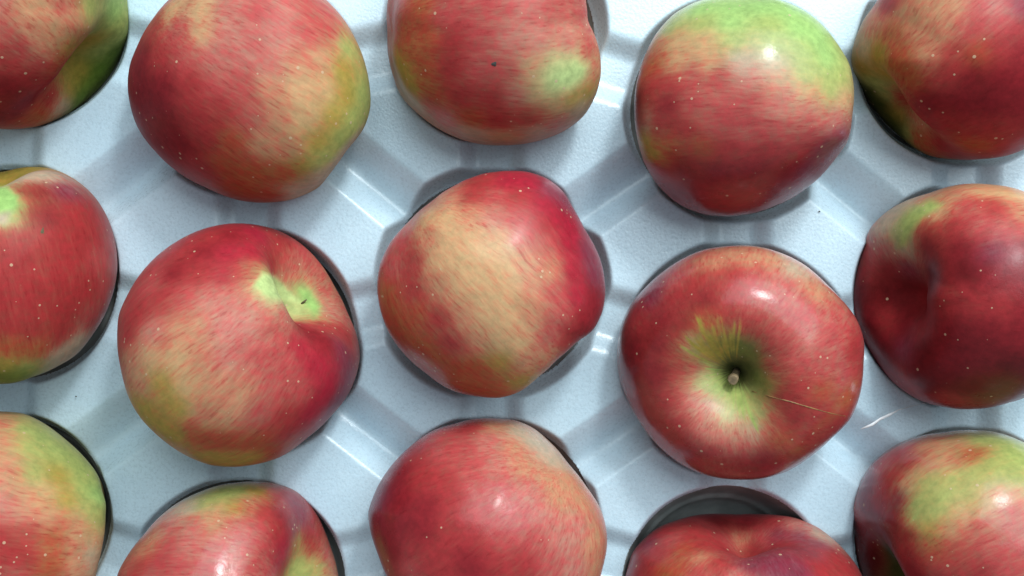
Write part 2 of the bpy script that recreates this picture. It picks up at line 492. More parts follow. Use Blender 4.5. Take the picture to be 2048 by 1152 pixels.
def tube(name, pts, radii, mat, parent=None, sides=12, origin=(0, 0, 0), cap=True, flat=1.0):
    V, F = [], []
    org = Vector(origin)
    pts = [Vector(p) for p in pts]
    for i, p in enumerate(pts):
        d = (pts[min(i + 1, len(pts) - 1)] - pts[max(i - 1, 0)]).normalized()
        sdir = d.cross(Vector((0, 0, 1)))
        if sdir.length < 0.05: sdir = Vector((1, 0, 0)).cross(d)
        sdir.normalize(); up = sdir.cross(d).normalized()
        for k in range(sides):
            an = 2 * math.pi * k / sides
            r = radii[i] * (1 + 0.08 * math.sin(3 * an + i))
            V.append(p + sdir * math.cos(an) * r + up * math.sin(an) * r * flat - org)
    for i in range(len(pts) - 1):
        for k in range(sides):
            F.append((i * sides + k, i * sides + (k + 1) % sides, (i + 1) * sides + (k + 1) % sides, (i + 1) * sides + k))
    me = bpy.data.meshes.new(name)
    if cap:
        F.append(tuple(range(sides))[::-1]); F.append(tuple((len(pts) - 1) * sides + k for k in range(sides)))
    me.from_pydata([tuple(v) for v in V], [], F); me.update()
    for pl in me.polygons: pl.use_smooth = len(pl.vertices) == 4
    return link(name, me, mat, parent)

A = {}
A[0] = build_apple(0, (20, 25),
    [(255, 0), (260, 37), (257, 75), (247, 100), (230, 135), (212, 162), (187, 187), (162, 210), (140, 225), (112, 240), (82, 251), (37, 258), (0, 258),
     (-70, 245), (-150, 190), (-205, 110), (-222, 20), (-205, -80), (-140, -160), (-50, -205), (50, -210), (150, -180), (220, -110), (248, -50)],
    (0.74, -0.60, -0.10),
    [(5, 5, 'Q'), (40, 40, 'S'), (10, 60, 'P'), (55, 10, 'T'), (100, 20, 'T'), (125, 20, 'P'), (150, 50, 'S'), (190, 15, 'L'), (230, 25, 'G'), (245, 70, 'L'),
     (200, 60, 'L'), (120, 70, 'T'), (70, 60, 'S'), (90, 100, 'S'), (145, 100, 'Y'), (180, 85, 'Y'), (50, 100, 'P'), (20, 120, 'R'), (80, 130, 'P'), (120, 135, 'O'),
     (60, 160, 'R'), (20, 180, 'D'), (100, 170, 'R'), (110, 200, 'R'), (50, 210, 'D'), (10, 235, 'D'), (80, 235, 'O'), (130, 215, 'U'), (145, 180, 'Y'),
     (165, 150, 'Y'), (215, 105, 'L'), (180, 160, 'K'), (200, 145, 'K'), (165, 195, 'K'), (225, 110, 'K')],
    "red and lime apple in the top left corner, green hollow facing lower right", hgt=0.88, dimple=(0.50, 0.45))
A[1] = build_apple(1, (498, 165),
    [(337, 0), (307, 35), (277, 85), (259, 130), (255, 170), (259, 205), (277, 260), (312, 305), (357, 345), (412, 375), (472, 400), (532, 406), (582, 400),
     (642, 372), (664, 343), (692, 302), (727, 260), (742, 210), (739, 165), (727, 115), (707, 70), (677, 25), (652, 0), (600, -45), (540, -70), (470, -72), (400, -45)],
    (0.80, -0.46, -0.45),
    [(340, 15, 'T'), (400, 15, 'T'), (460, 10, 'Q'), (520, 15, 'P'), (580, 20, 'Q'), (640, 20, 'P'), (300, 60, 'R'), (350, 60, 'P'), (400, 60, 'T'), (450, 60, 'Q'),
     (500, 70, 'Q'), (560, 70, 'Q'), (620, 60, 'P'), (670, 60, 'P'), (700, 90, 'L'), (280, 110, 'D'), (320, 110, 'R'), (370, 110, 'P'), (420, 110, 'Q'), (480, 120, 'Q'),
     (540, 130, 'Q'), (600, 120, 'S'), (650, 120, 'S'), (690, 140, 'Y'), (275, 170, 'D'), (320, 170, 'D'), (380, 170, 'R'), (430, 170, 'P'), (480, 180, 'P'), (540, 180, 'S'),
     (600, 180, 'T'), (650, 180, 'T'), (700, 190, 'Y'), (730, 190, 'L'), (280, 220, 'D'), (320, 230, 'D'), (380, 230, 'R'), (440, 230, 'R'), (500, 240, 'P'), (560, 240, 'S'),
     (620, 240, 'T'), (670, 240, 'Y'), (715, 230, 'L'), (320, 280, 'D'), (360, 290, 'D'), (410, 280, 'R'), (460, 290, 'O'), (520, 300, 'S'), (580, 300, 'S'), (640, 290, 'Y'),
     (690, 280, 'L'), (400, 340, 'R'), (450, 340, 'O'), (510, 350, 'O'), (570, 350, 'O'), (610, 340, 'Y'), (650, 320, 'L'), (480, 385, 'O'), (540, 395, 'O'), (590, 385, 'U'), (640, 355, 'U')],
    "large apple, dark red left and yellow green right, top row, second from left", lobes=0.02, far=(0.1, 0.5), dimple=(0.15, 0.5),
    spots=[([(570, 402), (590, 385), (625, 365), (655, 335), (690, 290), (735, 245), (760, 250), (700, 330), (640, 400)], 'U', 9)])
A[2] = build_apple(2, (985, 60),
    [(775, 0), (775, 65), (782, 140), (800, 190), (845, 235), (900, 270), (950, 287), (1000, 291), (1060, 286), (1125, 265), (1170, 230), (1195, 185), (1204, 140),
     (1200, 100), (1187, 60), (1175, 40), (1172, 0), (1165, -60), (1120, -125), (1050, -165), (970, -175), (880, -140), (810, -75)],
    (0.93, 0.10, -0.15),
    [(785, 20, 'Q'), (800, 80, 'O'), (795, 130, 'Y'), (820, 180, 'Y'), (840, 20, 'O'), (880, 30, 'P'), (940, 20, 'P'), (1000, 20, 'P'), (1060, 20, 'Q'), (1120, 20, 'P'), (1160, 20, 'P'),
     (850, 80, 'O'), (900, 80, 'R'), (960, 80, 'P'), (1020, 80, 'Q'), (1080, 80, 'Q'), (1140, 80, 'Q'), (1180, 90, 'P'), (850, 140, 'O'), (900, 140, 'R'), (960, 140, 'P'),
     (1020, 140, 'P'), (1080, 140, 'S'), (1110, 160, 'C'), (1140, 165, 'T'), (1130, 150, 'C'), (1155, 140, 'C'), (1175, 125, 'S'), (1190, 140, 'S'), (1120, 160, 'C'),
     (1080, 180, 'T'), (1100, 175, 'C'), (1150, 200, 'Y'), (1180, 190, 'Y'),
     (860, 200, 'O'), (920, 200, 'R'), (980, 200, 'R'), (1040, 195, 'Q'), (1080, 215, 'S'), (1120, 220, 'T'), (880, 240, 'Q'), (940, 240, 'O'), (1000, 245, 'R'), (1060, 240, 'R'),
     (1120, 250, 'Q'), (950, 275, 'U'), (1010, 280, 'T'), (1080, 270, 'U'), (1160, 225, 'U'), (815, 200, 'U')],
    "salmon red apple with pale green blotch and tiny black spot, top row centre", hgt=0.9, lobes=0.02, far=(0.12, 0.5),
    spots=[([(1112, 148), (1150, 122), (1178, 130), (1168, 156), (1140, 178), (1110, 172)], 'C', 14)])
A[3] = build_apple(3, (1492, 215),
    [(1400, 0), (1480, -4), (1560, 0), (1615, 25), (1650, 55), (1680, 95), (1700, 130), (1708, 170), (1705, 230), (1695, 285), (1665, 325), (1615, 375), (1550, 412),
     (1490, 430), (1410, 430), (1360, 410), (1315, 370), (1288, 325), (1274, 275), (1269, 220), (1274, 160), (1288, 115), (1310, 70), (1345, 30)],
    (-0.93, 0.02, -0.28),
    [(1400, 15, 'G'), (1460, 10, 'G'), (1520, 10, 'G'), (1580, 20, 'G'), (1340, 50, 'L'), (1400, 45, 'L'), (1460, 40, 'G'), (1540, 45, 'L'), (1600, 50, 'G'), (1640, 70, 'G'),
     (1310, 90, 'S'), (1350, 80, 'T'), (1400, 80, 'T'), (1470, 75, 'L'), (1550, 85, 'L'), (1610, 100, 'L'), (1660, 110, 'G'), (1685, 150, 'L'), (1300, 130, 'O'), (1350, 120, 'T'), (1410, 120, 'T'),
     (1480, 120, 'U'), (1550, 120, 'U'), (1620, 150, 'L'), (1670, 175, 'L'), (1295, 170, 'R'), (1330, 165, 'R'), (1380, 150, 'P'), (1430, 155, 'P'), (1490, 160, 'Q'), (1560, 165, 'S'),
     (1620, 190, 'T'), (1690, 200, 'T'), (1300, 210, 'R'), (1330, 210, 'D'), (1380, 210, 'P'), (1440, 210, 'P'), (1500, 210, 'P'), (1560, 210, 'Q'), (1620, 220, 'Q'), (1680, 240, 'Q'),
     (1285, 280, 'Y'), (1310, 250, 'R'), (1360, 260, 'R'), (1420, 260, 'P'), (1490, 265, 'P'), (1560, 265, 'P'), (1630, 265, 'P'), (1680, 280, 'V'), (1300, 310, 'Y'), (1340, 290, 'O'),
     (1400, 295, 'O'), (1460, 310, 'R'), (1530, 310, 'R'), (1600, 310, 'R'), (1650, 305, 'V'), (1320, 350, 'R'), (1370, 340, 'D'), (1430, 350, 'D'), (1500, 350, 'D'), (1570, 350, 'D'), (1620, 345, 'V'),
     (1360, 390, 'D'), (1430, 400, 'R'), (1500, 405, 'R'), (1560, 390, 'D'), (1272, 200, 'B'), (1275, 240, 'B'), (1283, 240, 'U')],
    "apple with bright lime green top and dark red bottom, second from right in top row", hgt=0.92, dimple=(0.40, 0.50), lobes=0.02, far=(0.1, 0.5))
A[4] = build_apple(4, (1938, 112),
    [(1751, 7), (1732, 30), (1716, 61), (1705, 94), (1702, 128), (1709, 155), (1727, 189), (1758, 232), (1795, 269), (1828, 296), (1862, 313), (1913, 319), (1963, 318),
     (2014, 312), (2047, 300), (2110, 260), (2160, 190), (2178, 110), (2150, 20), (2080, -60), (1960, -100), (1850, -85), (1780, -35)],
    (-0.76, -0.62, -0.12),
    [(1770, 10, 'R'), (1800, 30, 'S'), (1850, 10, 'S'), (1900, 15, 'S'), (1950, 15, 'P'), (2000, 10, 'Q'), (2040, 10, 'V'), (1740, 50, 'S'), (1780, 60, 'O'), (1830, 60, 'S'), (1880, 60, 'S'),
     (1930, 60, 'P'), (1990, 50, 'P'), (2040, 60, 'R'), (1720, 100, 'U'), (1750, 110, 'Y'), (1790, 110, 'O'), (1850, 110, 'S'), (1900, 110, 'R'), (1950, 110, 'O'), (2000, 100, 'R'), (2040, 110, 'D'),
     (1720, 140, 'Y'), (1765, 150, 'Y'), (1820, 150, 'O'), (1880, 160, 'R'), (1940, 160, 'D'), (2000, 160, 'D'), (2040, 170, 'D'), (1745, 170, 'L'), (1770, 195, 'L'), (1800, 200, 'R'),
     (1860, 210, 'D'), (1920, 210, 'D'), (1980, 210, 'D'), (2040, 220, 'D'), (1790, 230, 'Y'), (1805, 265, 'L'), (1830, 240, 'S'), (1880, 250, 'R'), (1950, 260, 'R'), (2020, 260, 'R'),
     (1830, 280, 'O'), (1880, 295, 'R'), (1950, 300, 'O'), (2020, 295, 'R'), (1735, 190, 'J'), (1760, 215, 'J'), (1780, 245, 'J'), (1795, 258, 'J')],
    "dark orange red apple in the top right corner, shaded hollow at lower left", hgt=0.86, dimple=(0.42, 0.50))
A[5] = build_apple(5, (3, 550),
    [(0, 345), (40, 334), (85, 333), (120, 342), (160, 365), (195, 400), (220, 445), (232, 490), (235, 540), (227, 585), (210, 630), (185, 670), (150, 712), (115, 733),
     (70, 752), (30, 766), (0, 768), (-70, 758), (-150, 715), (-210, 640), (-232, 550), (-215, 450), (-160, 380), (-80, 348)],
    (-0.08, 0.90, 0.22),
    [(8, 385, 'C'), (22, 395, 'G'), (18, 415, 'G'), (8, 430, 'C'), (30, 405, 'L'), (40, 380, 'D'), (50, 350, 'U'), (20, 345, 'Y'), (90, 345, 'U'), (80, 380, 'D'), (130, 375, 'V'), (60, 420, 'D'),
     (10, 460, 'R'), (50, 470, 'R'), (100, 430, 'D'), (110, 470, 'R'), (160, 430, 'R'), (190, 470, 'R'), (150, 500, 'R'), (205, 520, 'P'), (30, 520, 'R'), (80, 530, 'R'), (220, 560, 'P'),
     (120, 560, 'R'), (180, 580, 'R'), (20, 590, 'R'), (70, 600, 'R'), (130, 620, 'R'), (190, 640, 'P'), (20, 650, 'R'), (70, 660, 'R'), (130, 670, 'R'), (160, 690, 'U'), (30, 700, 'O'),
     (80, 710, 'O'), (120, 715, 'U'), (20, 735, 'Y'), (60, 738, 'L'), (10, 758, 'K'), (45, 752, 'K')],
    "dark red apple with lime patch at its top, cut by the left edge", hgt=0.92, dimple=(0.42, 0.4), far=(0.3, 0.5),
    spots=[([(-20, 375), (14, 374), (34, 392), (36, 412), (20, 424), (-20, 430)], 'G', 8), ([(-20, 430), (20, 424), (14, 448), (-20, 450)], 'U', 10)])
A[6] = build_apple(6, (478, 690),
    [(460, 447), (510, 449), (560, 462), (600, 485), (640, 525), (670, 575), (695, 625), (715, 670), (721, 710), (710, 760), (690, 800), (660, 835), (615, 875), (570, 910),
     (520, 927), (470, 934), (420, 930), (370, 910), (320, 875), (280, 835), (255, 790), (242, 740), (234, 680), (237, 630), (260, 580), (300, 525), (350, 485), (400, 460)],
    (0.76, 0.58, 0.24),
    [(420, 465, 'R'), (460, 465, 'D'), (520, 465, 'W'), (570, 480, 'R'), (610, 510, 'P'), (360, 500, 'R'), (410, 500, 'D'), (460, 500, 'W'), (510, 500, 'W'), (550, 520, 'R'), (590, 540, 'P'), (630, 550, 'P'),
     (300, 560, 'P'), (350, 540, 'D'), (400, 540, 'R'), (450, 545, 'W'), (500, 545, 'R'), (545, 560, 'L'), (520, 575, 'C'), (550, 585, 'C'), (575, 595, 'C'), (595, 605, 'C'), (535, 565, 'C'), (490, 570, 'P'),
     (590, 575, 'P'), (610, 590, 'G'), (625, 605, 'G'), (630, 625, 'G'), (600, 580, 'L'), (640, 605, 'Q'), (650, 580, 'P'), (665, 620, 'Q'), (640, 640, 'W'), (690, 660, 'R'),
     (270, 620, 'R'), (320, 600, 'R'), (370, 590, 'P'), (420, 590, 'Q'), (470, 600, 'Q'), (520, 610, 'Q'), (570, 625, 'Q'), (600, 640, 'W'), (620, 660, 'D'), (250, 670, 'R'), (300, 660, 'Q'),
     (350, 650, 'S'), (400, 650, 'S'), (450, 650, 'Q'), (500, 650, 'Q'), (550, 660, 'P'), (600, 690, 'W'), (650, 680, 'D'), (690, 700, 'V'), (255, 720, 'S'), (300, 710, 'T'), (350, 720, 'T'),
     (400, 710, 'S'), (460, 710, 'Q'), (520, 720, 'P'), (580, 720, 'P'), (640, 730, 'W'), (700, 750, 'V'), (270, 770, 'S'), (320, 770, 'Y'), (370, 770, 'T'), (430, 770, 'S'), (490, 780, 'S'),
     (550, 770, 'P'), (610, 780, 'P'), (660, 780, 'W'), (680, 800, 'V'), (290, 820, 'Y'), (350, 820, 'Y'), (400, 830, 'S'), (460, 830, 'S'), (520, 830, 'P'), (580, 830, 'R'), (630, 830, 'W'),
     (340, 870, 'Y'), (400, 880, 'O'), (460, 890, 'O'), (520, 890, 'O'), (580, 870, 'R'), (430, 920, 'Y'), (500, 920, 'Y'), (560, 905, 'O')],
    "crimson and yellowish apple with a lime green wedge beside its hollow", hgt=0.88, dimple=(0.64, 0.34),
    spots=[([(508, 570), (526, 546), (548, 552), (575, 578), (602, 606), (570, 602), (532, 590)], 'C', 7), ([(590, 572), (618, 580), (642, 612), (632, 632), (612, 614)], 'G', 10)])
A[7] = build_apple(7, (980, 570),
    [(1000, 342), (1050, 342), (1095, 357), (1130, 385), (1150, 420), (1170, 460), (1200, 515), (1211, 580), (1205, 625), (1185, 665), (1150, 688), (1115, 718), (1080, 752),
     (1045, 782), (1000, 796), (950, 792), (900, 780), (850, 745), (810, 710), (780, 670), (762, 625), (754, 575), (760, 525), (780, 485), (820, 440), (860, 405), (910, 370), (955, 350)],
    (0.62, -0.62, -0.20),
    [(960, 360, 'R'), (1010, 355, 'W'), (1060, 360, 'W'), (1100, 375, 'V'), (1130, 400, 'V'), (900, 395, 'S'), (940, 385, 'R'), (990, 390, 'P'), (1040, 390, 'R'), (1090, 410, 'W'), (850, 430, 'T'),
     (890, 430, 'T'), (940, 420, 'S'), (990, 430, 'Q'), (1040, 430, 'P'), (1080, 440, 'R'), (1120, 440, 'W'), (1150, 450, 'W'), (800, 480, 'P'), (850, 470, 'S'), (900, 470, 'T'), (950, 470, 'T'), (1000, 480, 'T'),
     (1050, 470, 'Q'), (1100, 480, 'P'), (1140, 490, 'W'), (1180, 500, 'V'), (780, 530, 'P'), (820, 520, 'R'), (870, 520, 'T'), (920, 520, 'T'), (970, 520, 'T'), (1020, 530, 'T'), (1070, 530, 'S'), (1110, 530, 'S'),
     (1150, 540, 'W'), (1195, 550, 'V'), (770, 590, 'O'), (820, 580, 'R'), (870, 580, 'S'), (920, 580, 'T'), (970, 590, 'T'), (1020, 590, 'T'), (1070, 590, 'S'), (1120, 590, 'P'), (1160, 590, 'W'),
     (1195, 600, 'D'), (780, 640, 'O'), (830, 630, 'O'), (870, 640, 'R'), (920, 640, 'S'), (970, 640, 'T'), (1020, 640, 'T'), (1070, 640, 'S'), (1120, 640, 'P'), (1170, 640, 'D'), (800, 690, 'O'),
     (850, 690, 'O'), (900, 690, 'R'), (950, 690, 'S'), (1000, 690, 'T'), (1050, 690, 'T'), (1100, 680, 'P'), (1140, 670, 'R'), (850, 730, 'O'), (900, 740, 'O'), (950, 740, 'O'), (1000, 730, 'Y'), (1050, 730, 'S'),
     (1090, 710, 'S'), (920, 775, 'O'), (980, 780, 'O'), (1040, 770, 'Y')],
    "peach coloured apple with crimson edges in the middle of the picture", hgt=0.92, dimple=(0.46, 0.45), far=(0.08, 0.5))
A[8] = build_apple(8, (978, 1055),
    [(954, 837), (990, 837), (1030, 840), (1067, 855), (1103, 886), (1137, 928), (1170, 968), (1201, 1014), (1213, 1054), (1215, 1090), (1207, 1130), (1200, 1160), (1175, 1210),
     (1120, 1255), (1040, 1275), (960, 1275), (880, 1255), (815, 1215), (773, 1152), (758, 1115), (743, 1075), (735, 1029), (746, 992), (770, 947), (798, 913), (828, 886), (871, 858), (914, 846)],
    (-0.62, -0.55, -0.30),
    [(940, 848, 'R'), (990, 848, 'S'), (1040, 860, 'U'), (1080, 885, 'U'), (1110, 915, 'U'), (870, 870, 'P'), (920, 875, 'P'), (980, 880, 'Q'), (1030, 890, 'S'), (830, 900, 'R'), (880, 910, 'P'), (940, 920, 'P'),
     (990, 920, 'Q'), (1050, 930, 'S'), (1100, 950, 'S'), (1140, 960, 'S'), (790, 950, 'D'), (840, 950, 'R'), (890, 960, 'R'), (950, 960, 'P'), (1000, 970, 'P'), (1060, 980, 'Q'), (1120, 990, 'S'), (1170, 1000, 'S'),
     (755, 1000, 'V'), (800, 1000, 'D'), (850, 1010, 'D'), (900, 1010, 'R'), (960, 1020, 'P'), (1040, 1030, 'P'), (1100, 1040, 'Q'), (1160, 1050, 'Q'), (1200, 1060, 'S'), (745, 1040, 'D'), (790, 1050, 'D'),
     (840, 1060, 'D'), (890, 1060, 'R'), (950, 1070, 'R'), (1010, 1070, 'P'), (1070, 1080, 'P'), (1130, 1090, 'Q'), (1190, 1100, 'S'), (780, 1100, 'D'), (820, 1110, 'R'), (870, 1100, 'R'), (930, 1110, 'D'),
     (990, 1120, 'R'), (1050, 1120, 'R'), (1110, 1130, 'P'), (1160, 1140, 'Q'), (810, 1140, 'P'), (880, 1145, 'R'), (960, 1145, 'D'), (1040, 1148, 'R'), (1200, 1140, 'S')],
    "red apple freckled with pale specks, at the bottom edge below the peach coloured apple", hgt=0.95, lobes=0.01, far=(0.0, 0.5), dimple=(0.2, 0.5))
A[9] = build_apple(9, (1482, 725),
    [(1460, 492), (1510, 492), (1560, 505), (1610, 530), (1650, 565), (1685, 600), (1715, 640), (1729, 685), (1727, 730), (1720, 790), (1700, 840), (1660, 880), (1625, 910),
     (1580, 940), (1525, 957), (1470, 959), (1410, 950), (1365, 930), (1315, 890), (1280, 845), (1255, 800), (1237, 750), (1234, 700), (1242, 650), (1260, 610), (1295, 570), (1330, 540), (1375, 512), (1415, 497)],
    (-0.34, -0.16, 0.92),
    [(1420, 520, 'S'), (1480, 510, 'S'), (1540, 515, 'S'), (1590, 535, 'U'), (1350, 560, 'P'), (1400, 555, 'R'), (1460, 550, 'R'), (1510, 560, 'P'), (1570, 560, 'Q'), (1630, 580, 'S'), (1300, 590, 'V'), (1350, 600, 'R'),
     (1400, 600, 'D'), (1450, 600, 'R'), (1500, 610, 'P'), (1560, 610, 'P'), (1620, 620, 'P'), (1680, 640, 'P'), (1270, 640, 'R'), (1320, 640, 'D'), (1360, 650, 'D'), (1410, 645, 'O'), (1450, 640, 'R'), (1500, 660, 'R'),
     (1560, 660, 'P'), (1620, 670, 'Q'), (1680, 680, 'P'), (1715, 700, 'R'), (1260, 700, 'D'), (1310, 690, 'D'), (1350, 690, 'R'), (1375, 690, 'T'), (1390, 700, 'L'), (1420, 680, 'Y'), (1410, 720, 'Y'), (1440, 700, 'K'),
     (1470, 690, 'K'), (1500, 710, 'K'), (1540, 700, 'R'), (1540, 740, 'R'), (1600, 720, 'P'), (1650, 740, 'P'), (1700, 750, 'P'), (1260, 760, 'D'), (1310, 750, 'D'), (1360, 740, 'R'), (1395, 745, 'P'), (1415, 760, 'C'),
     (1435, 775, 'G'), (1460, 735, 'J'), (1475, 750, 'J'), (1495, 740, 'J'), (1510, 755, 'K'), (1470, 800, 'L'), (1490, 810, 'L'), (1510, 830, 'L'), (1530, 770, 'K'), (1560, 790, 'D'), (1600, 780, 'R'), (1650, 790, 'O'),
     (1700, 800, 'O'), (1290, 810, 'R'), (1340, 800, 'R'), (1380, 800, 'Q'), (1420, 800, 'Q'), (1450, 830, 'C'), (1470, 845, 'Q'), (1500, 860, 'U'), (1320, 860, 'R'), (1360, 850, 'R'), (1400, 850, 'Q'), (1440, 870, 'Q'),
     (1490, 890, 'P'), (1540, 850, 'R'), (1590, 840, 'D'), (1640, 830, 'R'), (1690, 840, 'R'), (1370, 900, 'R'), (1420, 910, 'R'), (1480, 930, 'R'), (1530, 920, 'D'), (1560, 890, 'O'), (1590, 900, 'O'), (1620, 880, 'R'), (1550, 940, 'R')],
    "bright red apple facing up, green hollow with short brown stem visible", hgt=0.84, dimple=(0.66, 0.33), lobes=0.015,
    spots=[([(1372, 690), (1395, 702), (1425, 745), (1450, 775), (1480, 815), (1512, 852), (1498, 820), (1488, 780), (1440, 745)], 'L', 9), ([(1370, 684), (1396, 690), (1400, 640), (1412, 690), (1432, 640), (1440, 690), (1470, 650), (1470, 700), (1440, 720), (1400, 710)], 'Y', 9)])
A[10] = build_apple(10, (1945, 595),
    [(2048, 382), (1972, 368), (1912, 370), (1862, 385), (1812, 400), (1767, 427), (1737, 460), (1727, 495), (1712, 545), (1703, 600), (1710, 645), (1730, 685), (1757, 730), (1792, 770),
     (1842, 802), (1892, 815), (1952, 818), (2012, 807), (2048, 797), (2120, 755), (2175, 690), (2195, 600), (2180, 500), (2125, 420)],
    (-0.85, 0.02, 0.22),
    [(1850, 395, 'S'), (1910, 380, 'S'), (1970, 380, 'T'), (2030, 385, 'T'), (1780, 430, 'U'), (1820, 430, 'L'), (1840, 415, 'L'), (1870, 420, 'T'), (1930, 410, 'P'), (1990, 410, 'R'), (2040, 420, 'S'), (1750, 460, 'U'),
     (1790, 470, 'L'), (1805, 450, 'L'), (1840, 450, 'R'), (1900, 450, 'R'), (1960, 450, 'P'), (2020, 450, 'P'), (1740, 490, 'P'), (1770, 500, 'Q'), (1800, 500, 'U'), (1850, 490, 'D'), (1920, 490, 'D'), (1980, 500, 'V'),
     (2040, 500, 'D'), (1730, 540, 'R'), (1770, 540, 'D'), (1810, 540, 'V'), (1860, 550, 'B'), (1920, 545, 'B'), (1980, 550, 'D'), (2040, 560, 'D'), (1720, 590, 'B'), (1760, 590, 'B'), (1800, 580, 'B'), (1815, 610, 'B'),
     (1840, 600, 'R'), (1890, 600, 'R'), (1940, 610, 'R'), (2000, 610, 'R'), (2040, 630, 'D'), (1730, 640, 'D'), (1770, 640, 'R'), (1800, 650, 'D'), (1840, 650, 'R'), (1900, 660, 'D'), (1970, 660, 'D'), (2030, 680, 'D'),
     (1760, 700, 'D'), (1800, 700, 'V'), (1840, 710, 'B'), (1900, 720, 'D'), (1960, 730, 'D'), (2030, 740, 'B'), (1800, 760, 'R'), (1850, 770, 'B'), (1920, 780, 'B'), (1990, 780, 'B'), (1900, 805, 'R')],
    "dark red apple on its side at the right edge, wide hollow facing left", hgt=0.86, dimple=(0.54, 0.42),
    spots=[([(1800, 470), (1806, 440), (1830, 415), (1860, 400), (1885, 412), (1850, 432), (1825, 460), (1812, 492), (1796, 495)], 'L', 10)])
A[11] = build_apple(11, (-10, 1050),
    [(0, 823), (30, 824), (55, 829), (92, 849), (131, 879), (162, 907), (186, 934), (205, 968), (212, 1008), (211, 1044), (205, 1090), (197, 1127), (190, 1160), (160, 1220),
     (100, 1262), (0, 1282), (-110, 1260), (-190, 1190), (-232, 1060), (-220, 940), (-150, 862), (-70, 828)],
    (0.86, -0.20, -0.30),
    [(10, 840, 'S'), (50, 850, 'L'), (90, 870, 'L'), (10, 880, 'S'), (60, 890, 'L'), (120, 900, 'L'), (160, 930, 'L'), (20, 920, 'S'), (70, 940, 'L'), (120, 950, 'Y'), (170, 970, 'L'), (200, 990, 'G'),
     (10, 960, 'S'), (50, 980, 'S'), (90, 980, 'T'), (140, 1000, 'Y'), (180, 1020, 'L'), (205, 1040, 'L'), (10, 1010, 'Q'), (60, 1030, 'S'), (110, 1030, 'S'), (160, 1040, 'S'), (200, 1080, 'T'), (10, 1070, 'R'), (60, 1060, 'R'),
     (110, 1080, 'O'), (160, 1080, 'S'), (190, 1110, 'U'), (10, 1120, 'R'), (60, 1110, 'R'), (110, 1130, 'O'), (160, 1130, 'S'), (30, 1145, 'P')],
    "pale green apple flushed red towards its base, in the bottom left corner", hgt=0.92, far=(0.1, 0.5))
A[12] = build_apple(12, (458, 1185),
    [(235, 1145), (260, 1101), (290, 1066), (323, 1030), (359, 1003), (391, 987), (427, 973), (468, 965), (514, 962), (550, 965), (583, 974), (610, 992), (632, 1019), (648, 1055),
     (662, 1096), (676, 1148), (682, 1210), (665, 1280), (620, 1345), (540, 1392), (450, 1405), (350, 1380), (270, 1310), (230, 1230)],
    (0.84, 0.16, 0.26),
    [(440, 985, 'L'), (410, 1000, 'L'), (470, 975, 'L'), (520, 975, 'Y'), (560, 985, 'R'), (590, 1000, 'V'), (370, 1015, 'U'), (420, 1020, 'T'), (470, 1010, 'Y'), (500, 1005, 'S'), (530, 1020, 'R'), (570, 1030, 'D'),
     (610, 1030, 'V'), (330, 1050, 'Q'), (380, 1050, 'Q'), (430, 1050, 'S'), (480, 1050, 'Q'), (520, 1050, 'P'), (560, 1060, 'R'), (595, 1060, 'V'), (630, 1060, 'R'), (290, 1090, 'S'), (330, 1090, 'P'), (380, 1080, 'Q'),
     (430, 1090, 'P'), (480, 1090, 'Q'), (530, 1090, 'P'), (570, 1090, 'W'), (600, 1085, 'Y'), (630, 1095, 'R'), (655, 1110, 'P'), (270, 1130, 'R'), (310, 1130, 'R'), (360, 1130, 'P'), (410, 1130, 'P'), (470, 1130, 'Q'),
     (520, 1130, 'P'), (570, 1130, 'W'), (600, 1130, 'L'), (615, 1135, 'L'), (645, 1135, 'L'), (665, 1145, 'S'), (300, 1148, 'P'), (450, 1150, 'P'), (540, 1150, 'P')],
    "red and yellowish apple at the bottom edge, second from left, hollow facing right", hgt=0.86, dimple=(0.42, 0.42))
A[13] = build_apple(13, (1490, 1225),
    [(1255, 1134), (1266, 1101), (1290, 1074), (1318, 1052), (1353, 1039), (1391, 1029), (1432, 1026), (1473, 1029), (1514, 1028), (1555, 1029), (1591, 1034), (1624, 1047),
     (1659, 1071), (1689, 1099), (1711, 1126), (1724, 1148), (1735, 1200), (1720, 1290), (1660, 1370), (1560, 1420), (1460, 1422), (1350, 1390), (1275, 1310), (1246, 1220)],
    (0.02, 0.84, 0.12),
    [(1330, 1055, 'R'), (1390, 1038, 'R'), (1440, 1038, 'B'), (1490, 1040, 'D'), (1540, 1040, 'R'), (1590, 1045, 'Q'), (1640, 1065, 'U'), (1290, 1085, 'V'), (1340, 1075, 'P'), (1390, 1065, 'R'), (1440, 1060, 'R'),
     (1455, 1072, 'P'), (1485, 1076, 'S'), (1520, 1072, 'P'), (1550, 1065, 'V'), (1600, 1065, 'V'), (1640, 1080, 'V'), (1270, 1110, 'R'), (1320, 1100, 'R'), (1370, 1090, 'O'), (1400, 1085, 'R'), (1440, 1085, 'R'),
     (1500, 1090, 'D'), (1560, 1085, 'R'), (1610, 1095, 'D'), (1660, 1105, 'R'), (1280, 1140, 'R'), (1330, 1140, 'O'), (1360, 1130, 'O'), (1400, 1110, 'S'), (1390, 1140, 'P'), (1440, 1120, 'R'), (1500, 1130, 'V'),
     (1550, 1130, 'V'), (1600, 1140, 'V'), (1650, 1140, 'R'), (1700, 1140, 'R'), (1480, 1148, 'Q')],
    "deep red apple sunk low in its cup at the bottom edge beside the dark gap", hgt=0.84, dimple=(0.42, 0.44), cz=-0.006)
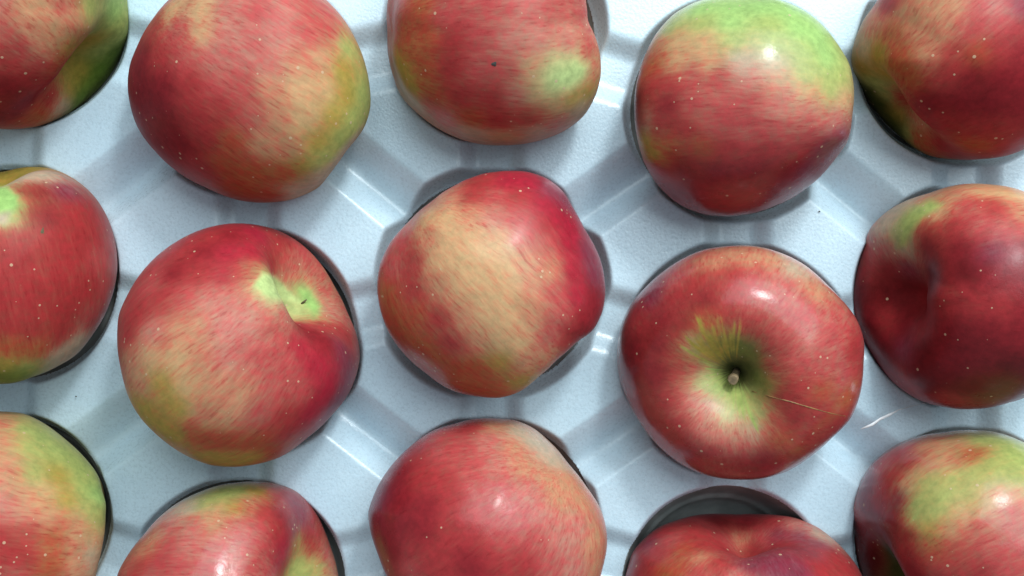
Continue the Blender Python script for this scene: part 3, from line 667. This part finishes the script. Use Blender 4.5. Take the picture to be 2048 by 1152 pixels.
A[14] = build_apple(14, (1952, 1088),
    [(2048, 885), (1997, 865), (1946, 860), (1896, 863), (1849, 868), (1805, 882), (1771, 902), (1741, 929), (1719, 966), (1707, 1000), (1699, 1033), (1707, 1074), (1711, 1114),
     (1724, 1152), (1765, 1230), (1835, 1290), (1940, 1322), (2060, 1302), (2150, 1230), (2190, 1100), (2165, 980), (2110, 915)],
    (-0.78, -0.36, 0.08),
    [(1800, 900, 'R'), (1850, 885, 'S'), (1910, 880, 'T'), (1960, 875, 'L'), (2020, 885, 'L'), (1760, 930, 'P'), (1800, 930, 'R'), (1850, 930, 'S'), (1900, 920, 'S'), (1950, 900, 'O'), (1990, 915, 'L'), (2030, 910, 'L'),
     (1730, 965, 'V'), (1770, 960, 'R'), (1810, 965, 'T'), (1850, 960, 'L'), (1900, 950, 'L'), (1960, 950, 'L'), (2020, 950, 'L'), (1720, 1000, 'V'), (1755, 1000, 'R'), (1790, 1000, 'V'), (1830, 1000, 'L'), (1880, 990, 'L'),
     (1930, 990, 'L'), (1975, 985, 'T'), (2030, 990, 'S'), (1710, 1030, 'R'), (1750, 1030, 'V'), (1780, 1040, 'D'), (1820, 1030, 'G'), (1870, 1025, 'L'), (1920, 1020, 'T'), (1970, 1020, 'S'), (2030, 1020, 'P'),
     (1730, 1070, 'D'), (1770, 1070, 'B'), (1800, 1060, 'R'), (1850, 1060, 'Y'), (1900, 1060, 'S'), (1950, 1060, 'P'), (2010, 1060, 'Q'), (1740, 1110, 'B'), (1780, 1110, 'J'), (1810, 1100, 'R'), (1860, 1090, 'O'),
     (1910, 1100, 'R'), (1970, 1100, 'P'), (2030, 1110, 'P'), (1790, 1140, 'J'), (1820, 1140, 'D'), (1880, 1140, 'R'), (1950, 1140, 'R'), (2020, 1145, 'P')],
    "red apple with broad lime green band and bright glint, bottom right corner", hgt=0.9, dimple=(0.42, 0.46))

# stem in the upturned red apple
ob, C, ax, bot, R0, info = A[9]
s0 = Vector(bot) ; up = (Vector(ray(1462, 770, 0.024)) - s0).normalized()
pts = [s0 - up * 0.002 + up * t for t in (0, 0.004, 0.008, 0.0115, 0.0122)]
tube("stem", pts, [0.0011, 0.0011, 0.0013, 0.0017, 0.0014], M_STEM, ob, 14, origin=C)
# dry calyx tip in the lime-wedge apple
ob, C, ax, bot, R0, info = A[6]
s0 = Vector(surf_point(info, 604, 606)); axv = Vector(ax)
tube("stem", [s0 - axv * 0.001, s0 + axv * 0.0008, s0 + axv * 0.002], [0.0004, 0.00035, 0.0002], M_CALYX, ob, 8, origin=C)
# pale seam running down the side of the upturned apple
ob, C, ax, bot, R0, info = A[9]
cp = [(1503, 782), (1540, 793), (1580, 803), (1620, 815), (1660, 826), (1700, 834)]
cen = Vector(C); sp = []
for k in range(21):
    f = k / 20 * 5; i = min(int(f), 4); f -= i
    x = cp[i][0] * (1 - f) + cp[i + 1][0] * f; y = cp[i][1] * (1 - f) + cp[i + 1][1] * f
    Wd, front, u, v = info
    dd = np.hypot(u - x, v - y) + np.where(front, 0, 60)
    ids = np.argsort(dd)[:4]; w = 1 / (dd[ids] + 0.3); z = float((Wd[ids, 2] * w).sum() / w.sum())
    p = Vector(ray(x, y, z)); sp.append(p + (p - cen).normalized() * 0.00002)
sr = [0.00008 + 0.00013 * math.sin(math.pi * (i + 0.5) / 21) * (0.6 + 0.8 * ((i * 7) % 5) / 5) for i in range(21)]
tube("seam", sp, sr, M_SEAM, ob, 8, origin=C, flat=0.4)
# black spot on the top middle apple, scar on the left apple
def blot(name, key, px, py, rx, ry, mat, rot=0.0):
    ob, C, ax, bot, R0, info = A[key]
    p = surf_point(info, px, py)
    n = Vector(p) - Vector(C); n.normalize()
    t1 = n.cross(Vector((math.sin(rot), math.cos(rot), 0))).normalized(); t2 = n.cross(t1)
    V = [Vector(p) + n * 0.00035 - Vector(C)]
    for k in range(14):
        an = 2 * math.pi * k / 14; j = 1 + 0.25 * math.sin(3 * an + px)
        V.append(Vector(p) - Vector(C) + t1 * math.cos(an) * rx * j + t2 * math.sin(an) * ry * j - n * 0.0001)
    F = [(0, 1 + k, 1 + (k + 1) % 14) for k in range(14)]
    me = bpy.data.meshes.new(name); me.from_pydata([tuple(v) for v in V], [], F); me.update()
    for pl in me.polygons: pl.use_smooth = True
    return link(name, me, mat, ob)
blot("spot", 2, 988, 132, 0.0009, 0.0009, M_SPECK)
blot("scar", 5, 88, 460, 0.0005, 0.0013, M_CALYX, 0.3)

# ------------------------------------------------------------------ small things lying on the tray
def tray_z(px, py):
    return ZPAD
pts = [ray(1722, 858, -0.0085), ray(1745, 849, -0.0082), ray(1760, 838, -0.0078), ray(1780, 829, -0.0078), ray(1797, 820, -0.0082), ray(1825, 812, -0.0088), ray(1850, 806, -0.0095)]
o = tube("plastic_shred", pts, [0.0002, 0.00055, 0.00045, 0.0005, 0.00018, 0.0001, 0.00006], M_SHRED, None, 8, origin=(0, 0, 0), flat=0.5)
o['label'] = "thin white plastic sliver lying on the tray between the two right-hand columns of apples"; o['category'] = "plastic sliver"
for (px, py, r, lab) in [(1639, 423, 0.0003, "tiny dark speck on the tray pad below the lime green topped apple"),
                         (152, 793, 0.0003, "tiny dark speck on the tray pad left of the lime wedge apple"),
                         (504, 953, 0.0003, "tiny dark speck in the saddle under the lime wedge apple")]:
    z = ZPAD + 0.0004 if py != 953 else ZPAD - 0.005
    p = Vector(ray(px, py, z))
    o = tube("crumb", [p - Vector((r, 0, 0)), p - Vector((r * .3, -r * .3, 0)), p + Vector((r * .5, 0, r * .2)), p + Vector((r, 0, 0))], [r * 0.3, r * .8, r * .7, r * 0.2], M_SPECK, None, 6)
    o['label'] = lab; o['category'] = "speck"
